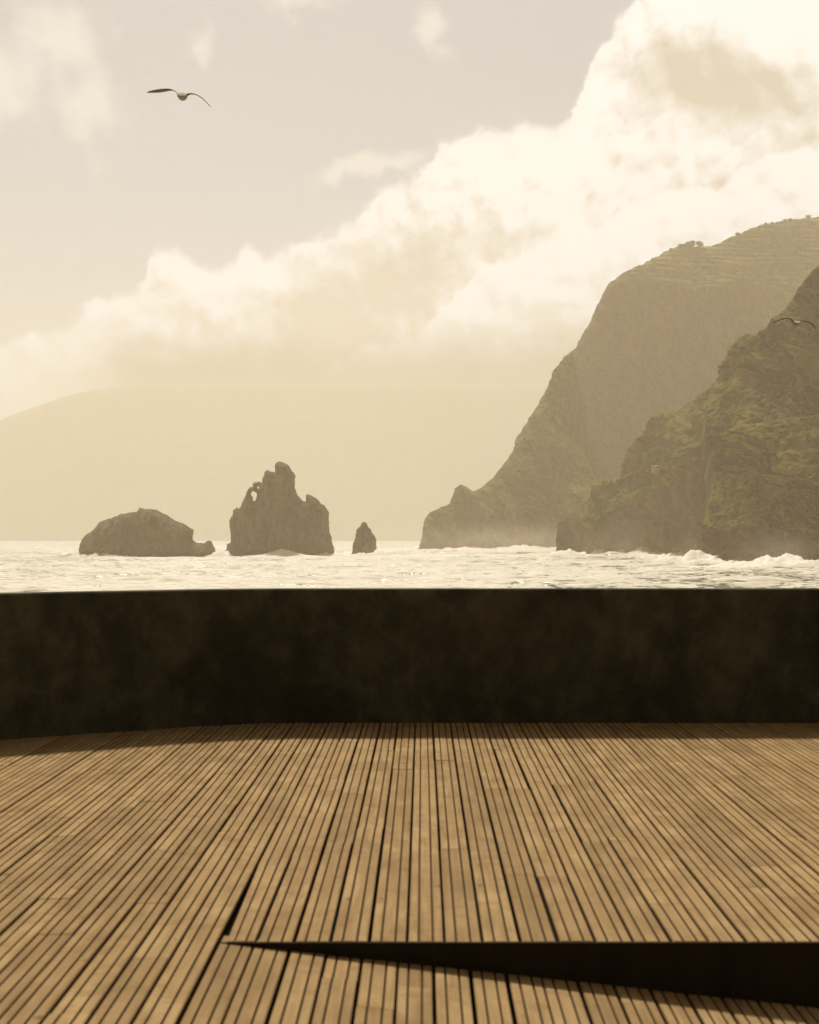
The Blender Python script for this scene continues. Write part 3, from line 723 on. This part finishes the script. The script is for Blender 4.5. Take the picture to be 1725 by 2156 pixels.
# ------------------------------------------------------------------ AIR
def vol(name, density, color, aniso, acol=(0, 0, 0)):
    m = bpy.data.materials.new(name); m.use_nodes = True; t = m.node_tree
    t.nodes.remove(t.nodes['Principled BSDF'])
    v = t.nodes.new('ShaderNodeVolumePrincipled'); v.inputs['Density'].default_value = density; v.inputs['Color'].default_value = (*color, 1)
    v.inputs['Anisotropy'].default_value = aniso; v.inputs['Absorption Color'].default_value = (*acol, 1)
    t.links.new(v.outputs[0], t.nodes['Material Output'].inputs['Volume']); return m
HAZE_D, HAZE_C, HAZE_G = 3.7e-4, (1.0, .845, .635), .24
mb = MB(); mb.box(-7000, 7000, -400, 8600, -40, 530)
hz = mb.build('haze', vol('haze_air', HAZE_D, HAZE_C, HAZE_G, (1, 1, 1))); tag(hz, kind='stuff')
def mist_mat():
    m = vol('spray_mist', .01, (.96, .86, .68), .3); nt = NT(m.node_tree); v = [n for n in m.node_tree.nodes if n.type == 'PRINCIPLED_VOLUME'][0]
    tc = nt.n('ShaderNodeTexCoord'); sp = nt.n('ShaderNodeSeparateXYZ'); m.node_tree.links.new(tc.outputs['Generated'], sp.inputs[0])
    x, y, z = [E(nt, sp.outputs[i]) * 2 - 1 for i in range(3)]
    r = (x * x + y * y + z * z)._m('SQRT'); w = noise(nt, tc.outputs['Object'], .12, 4, .6).ss(.35, .65)
    nt.link(r.ss(1.0, .0) * (w * .8 + .3) * .016, v.inputs['Density']); return m
mist = mist_mat()
for (px, D, z, rx, ry, rz) in [(1420, 1085, 5, 80, 16, 24), (1590, 1060, 5, 70, 16, 24), (1730, 960, 5, 50, 14, 22), (1950, 765, 4, 48, 12, 20), (2110, 660, 2, 12, 9, 12), (2350, 525, 3, 18, 11, 13), (2425, 512, 1, 14, 7, 13), (1118, 772, -1, 9, 6, 10), (330, 765, -2, 8, 5, 8), (865, 766, -3, 8, 5, 7)]:
    bm = bmesh.new(); bmesh.ops.create_icosphere(bm, subdivisions=2, radius=1)
    for v in bm.verts: v.co.x *= rx; v.co.y *= ry; v.co.z *= rz * .75
    me = bpy.data.meshes.new('sea_spray'); bm.to_mesh(me); bm.free(); me.materials.append(mist)
    sp = bpy.data.objects.new('sea_spray', me); COL.objects.link(sp); sp.location = ((px - CX) / FPX * D, D, z + SEA + 3); tag(sp, kind='stuff')

# ------------------------------------------------------------------ WORLD
world = bpy.data.worlds.new('World'); scene.world = world; world.use_nodes = True
wt = world.node_tree; nt = NT(wt); bg = wt.nodes['Background']
STR = .1
sky = nt.n('ShaderNodeTexSky', sky_type='NISHITA', sun_disc=False); sky.sun_elevation = SUN_EL; sky.sun_rotation = SUN_AZ
sky.air_density, sky.dust_density, sky.ozone_density = 1.0, 1.0, 1.0
tc = nt.n('ShaderNodeTexCoord'); sp_ = nt.n('ShaderNodeSeparateXYZ'); wt.links.new(tc.outputs['Generated'], sp_.inputs[0])
dx, dy, dz_ = [E(nt, sp_.outputs[i]) for i in range(3)]
az = dx._m('ARCTAN2', dy); el = dz_._m('ARCSINE')
U, W = az * FPX, el * FPX                                # angular units: 1/4800 rad
def ang(px, py):
    x, z = (px - CX) / FPX, (HZ - py) / FPX
    return math.atan(x) * FPX, math.atan2(z, math.hypot(1, x)) * FPX
def angv(p): return ang(*V(p))
vec = comb(nt, U, W)
UX0, UX1, W0, W1 = -2400.0, 2400.0, -200.0, 2800.0
def curve(pts, inp):
    nd = nt.n('ShaderNodeFloatCurve'); c = nd.mapping.curves[0]
    P_ = sorted(((a - UX0) / (UX1 - UX0), (b - W0) / (W1 - W0)) for a, b in [angv(p) for p in pts])
    c.points[0].location = (0, P_[0][1]); c.points[1].location = (1, P_[-1][1])
    for a, b in P_: c.points.new(a, b)
    for p in c.points: p.handle_type = 'AUTO'
    nd.mapping.extend = 'HORIZONTAL'; nd.mapping.update()
    nt.link(((inp - UX0) / (UX1 - UX0)).clamp(), nd.inputs['Value'])
    return E(nt, nd.outputs[0]) * (W1 - W0) + W0
def gauss(v, rx, ry, rot=0, warp=None):
    cu, cw = angv(v); rx *= 1.449; ry *= 1.449; c, s = math.cos(math.radians(rot)), math.sin(math.radians(rot))
    a, b = Uw - cu, Ww - cw
    p, q = (a * c + b * s) / rx, (b * c - a * s) / ry
    return ((p * p + q * q) * -1).exp()
def nz(v, size, det, rough, dist, k): return (noise(nt, v, 1 / size, det, rough, dist) - .5) * k
n_big = nz(vec, 420, 4, .5, .2, 3.0)
n_mid = nz(vec, 170, 5, .55, .3, 3.0)
n_fine = nz(vec, 60, 5, .6, .4, 3.0)
n_w = nz(comb(nt, U + 900, W - 400), 300, 4, .5, 0, 3.0)
relief = (noise(nt, vec, 1 / 120, 7, .62, .3) - noise(nt, comb(nt, U + 26, W + 40), 1 / 120, 7, .62, .3)) * 3.2
Uw, Ww = U + n_w * 70 + n_fine * 10, W + n_mid * 45 + n_fine * 10
e1 = curve([(-150, 770), (0, 712), (60, 700), (120, 690), (200, 630), (260, 612), (300, 590), (320, 530), (350, 518), (400, 540), (450, 560), (500, 545), (520, 518), (570, 535), (640, 500), (700, 480), (760, 450), (800, 400), (850, 375), (900, 340), (930, 300), (1000, 270), (1060, 265), (1100, 245), (1130, 262), (1200, 250), (1218, 200), (1240, 150), (1260, 90), (1300, 40), (1330, 0), (1380, -80), (1500, -200), (1800, -300)], U + n_mid * 14 + n_fine * 10)
e2 = curve([(500, 900), (620, 850), (680, 785), (700, 760), (740, 735), (780, 715), (830, 718), (880, 700), (930, 640), (980, 600), (1005, 555), (1060, 540), (1110, 530), (1180, 505), (1260, 470), (1340, 430), (1420, 400), (1500, 390), (1600, 330), (1725, 300), (1900, 270)], U + n_mid * 16 + n_fine * 10)
d1 = e1 - W + n_mid * 30 + n_fine * 22                    # depth below the upper edge of the bank
d2_ = e2 - W + n_mid * 20 + n_fine * 13
alpha1 = d1.ss(-8, 34) * .8 + d1.ss(-70, 110) * .2
b1_ = ((d1.mx(0) / 300) * -1).exp() * .95
b2_ = d2_.ss(-6, 30) * ((d2_.mx(0) / 210) * -1).exp()
right = (U / 1500).ss(-.25, .9)
dark = gauss((1580, 190), 190, 90, -8) * .8 + gauss((640, 680), 75, 110, 0) * .45 + gauss((770, 610), 150, 90, 25) * .5 + gauss((900, 555), 110, 55, 25) * .35 + gauss((1100, 500), 120, 26, 24) * .35 + gauss((1400, 150), 120, 60, 0) * .5 + gauss((250, 830), 260, 50, 15) * .5 + gauss((1560, 400), 200, 20, 25) * .25 + gauss((1330, 380), 150, 18, 30) * .2
brt = gauss((1180, 370), 260, 120, 15) * .4 + gauss((500, 590), 190, 60, 22) * .3 + gauss((1660, 60), 170, 70, -10) * .8 + gauss((510, 720), 60, 50, 40) * .4 + gauss((562, 765), 26, 60, 0) * .3 + gauss((1500, 330), 260, 60, 25) * .35 + gauss((120, 745), 150, 40, 20) * .25 + gauss((1010, 640), 90, 110, 0) * .2
low = W.ss(380, 860)
veil = (W + n_mid * 42 + n_fine * 14).ss(680, 465) * (U / 1000).ss(-1.1, -.8) * -.93 + 1
soft = (dark * -.8 + 1).mx(.15)
shade = (b1_ + brt - dark + b2_ * .8 + right * .5 + relief * .85 * soft + n_big * .10 + n_mid * .08 + n_fine * .05 + .10)
shade = (shade * (low * .6 + .4)).clamp()
shade = shade.mx(b2_ * .95)
lum = shade
cl_far = gauss((130, 60), 110, 65) * .9 + gauss((15, 190), 70, 85) * .9 + gauss((185, 220), 45, 70) * .7 + gauss((420, 95), 32, 60) * .7 + gauss((905, 55), 42, 50) * 1.1 + gauss((620, 5), 110, 26) * .7 + gauss((240, 250), 150, 120) * .3 + gauss((740, 352), 85, 24, 10) * 1.3 + gauss((860, 330), 60, 22) * .6 + gauss((140, 540), 26, 16) * .4
hi = W.ss(1900, 2600)
wisp = (cl_far * .9 + n_mid * .22 + n_fine * .12 + relief * .2).ss(.12, .95)
cyc = nt.n('ShaderNodeSeparateColor'); wt.links.new(sky.outputs[0], cyc.inputs[0])
luma = E(nt, cyc.outputs[0]) * .3 + E(nt, cyc.outputs[1]) * .55 + E(nt, cyc.outputs[2]) * .15
front = dy.ss(-.35, .8)                                    # the sky away from the sun is much darker
def rgb(c, k):                                             # colour times scalar expression
    nd = nt.n('ShaderNodeVectorMath', operation='SCALE'); nd.inputs[0].default_value = c; nt.link(k, nd.inputs['Scale']); return nd.outputs[0]
clear = cmix(nt, .88, sky.outputs[0], cmix(nt, front, (5.6, 4.3, 2.7), rgb((.97, .975, .955), luma * .15 + 5.7)))
clear = cmix(nt, (W.ss(1100, 0)) * .8, clear, (7.4, 6.2, 4.5))
sc = nt.n('ShaderNodeVectorMath', operation='SCALE'); wt.links.new(clear, sc.inputs[0]); nt.link(front * .86 + .14, sc.inputs['Scale'])
TAN, WHITE = (8.2, 7.0, 5.3), (14.6, 13.5, 11.9)
ckey = cmix(nt, lum, TAN, WHITE)
s1 = cmix(nt, wisp * .75, sc.outputs[0], (11.5, 10.8, 9.2))
zen = noise(nt, vec, 1 / 900, 5, .6).ss(.45, .62) * hi * .7
s1 = cmix(nt, zen, s1, rgb((1, .91, .74), (front * .85 + .15) * 6))
zs_ = nt.n('ShaderNodeVectorMath', operation='SCALE'); wt.links.new(s1, zs_.inputs[0]); nt.link(hi * -.5 + 1, zs_.inputs['Scale']); s1 = zs_.outputs[0]
gate = (front.ss(.35, .8)) * (1 - hi)
s2 = cmix(nt, alpha1 * gate, s1, ckey)
vs_ = nt.n('ShaderNodeVectorMath', operation='SCALE'); wt.links.new(s2, vs_.inputs[0]); nt.link(veil, vs_.inputs['Scale'])
wt.links.new(vs_.outputs[0], bg.inputs['Color']); bg.inputs['Strength'].default_value = STR * .79

# ------------------------------------------------------------------ SUN, CAMERA, RENDER
sd_ = bpy.data.lights.new('sun', 'SUN'); sd_.energy = 5.0; sd_.angle = math.radians(4); sd_.color = (1.0, .845, .63)
so = bpy.data.objects.new('sun', sd_); COL.objects.link(so)
dirv = Vector((math.sin(SUN_AZ) * math.cos(SUN_EL), math.cos(SUN_AZ) * math.cos(SUN_EL), math.sin(SUN_EL)))
so.rotation_euler = dirv.to_track_quat('Z', 'Y').to_euler(); so.location = (0, 0, 30)
cam = bpy.data.cameras.new('camera'); co_ = bpy.data.objects.new('camera', cam); COL.objects.link(co_)
co_.location = (0, 0, EYE); co_.rotation_euler = (math.radians(90), 0, 0)
cam.sensor_fit = 'VERTICAL'; cam.sensor_height = 30; cam.sensor_width = 24; cam.lens = 30 * FPX / 3125
cam.shift_x = (1250 - CX) / 3125; cam.shift_y = (HZ - 1562.5) / 3125
cam.clip_start = .1; cam.clip_end = 20000
cam.dof.use_dof = True; cam.dof.focus_distance = 700; cam.dof.aperture_fstop = cam.lens / 10.0
scene.camera = co_
scene.view_settings.view_transform = 'Standard'; scene.view_settings.look = 'None'; scene.view_settings.exposure = 0; scene.view_settings.gamma = 1
scene.render.engine = 'CYCLES'
c = scene.cycles
c.max_bounces = 6; c.diffuse_bounces = 3; c.glossy_bounces = 3; c.volume_bounces = 1; c.transparent_max_bounces = 8
c.use_denoising = True; c.sample_clamp_indirect = 6
try: c.denoiser = 'OPENIMAGEDENOISE'; c.denoising_input_passes = 'RGB_ALBEDO_NORMAL'; c.denoising_prefilter = 'ACCURATE'
except Exception: pass
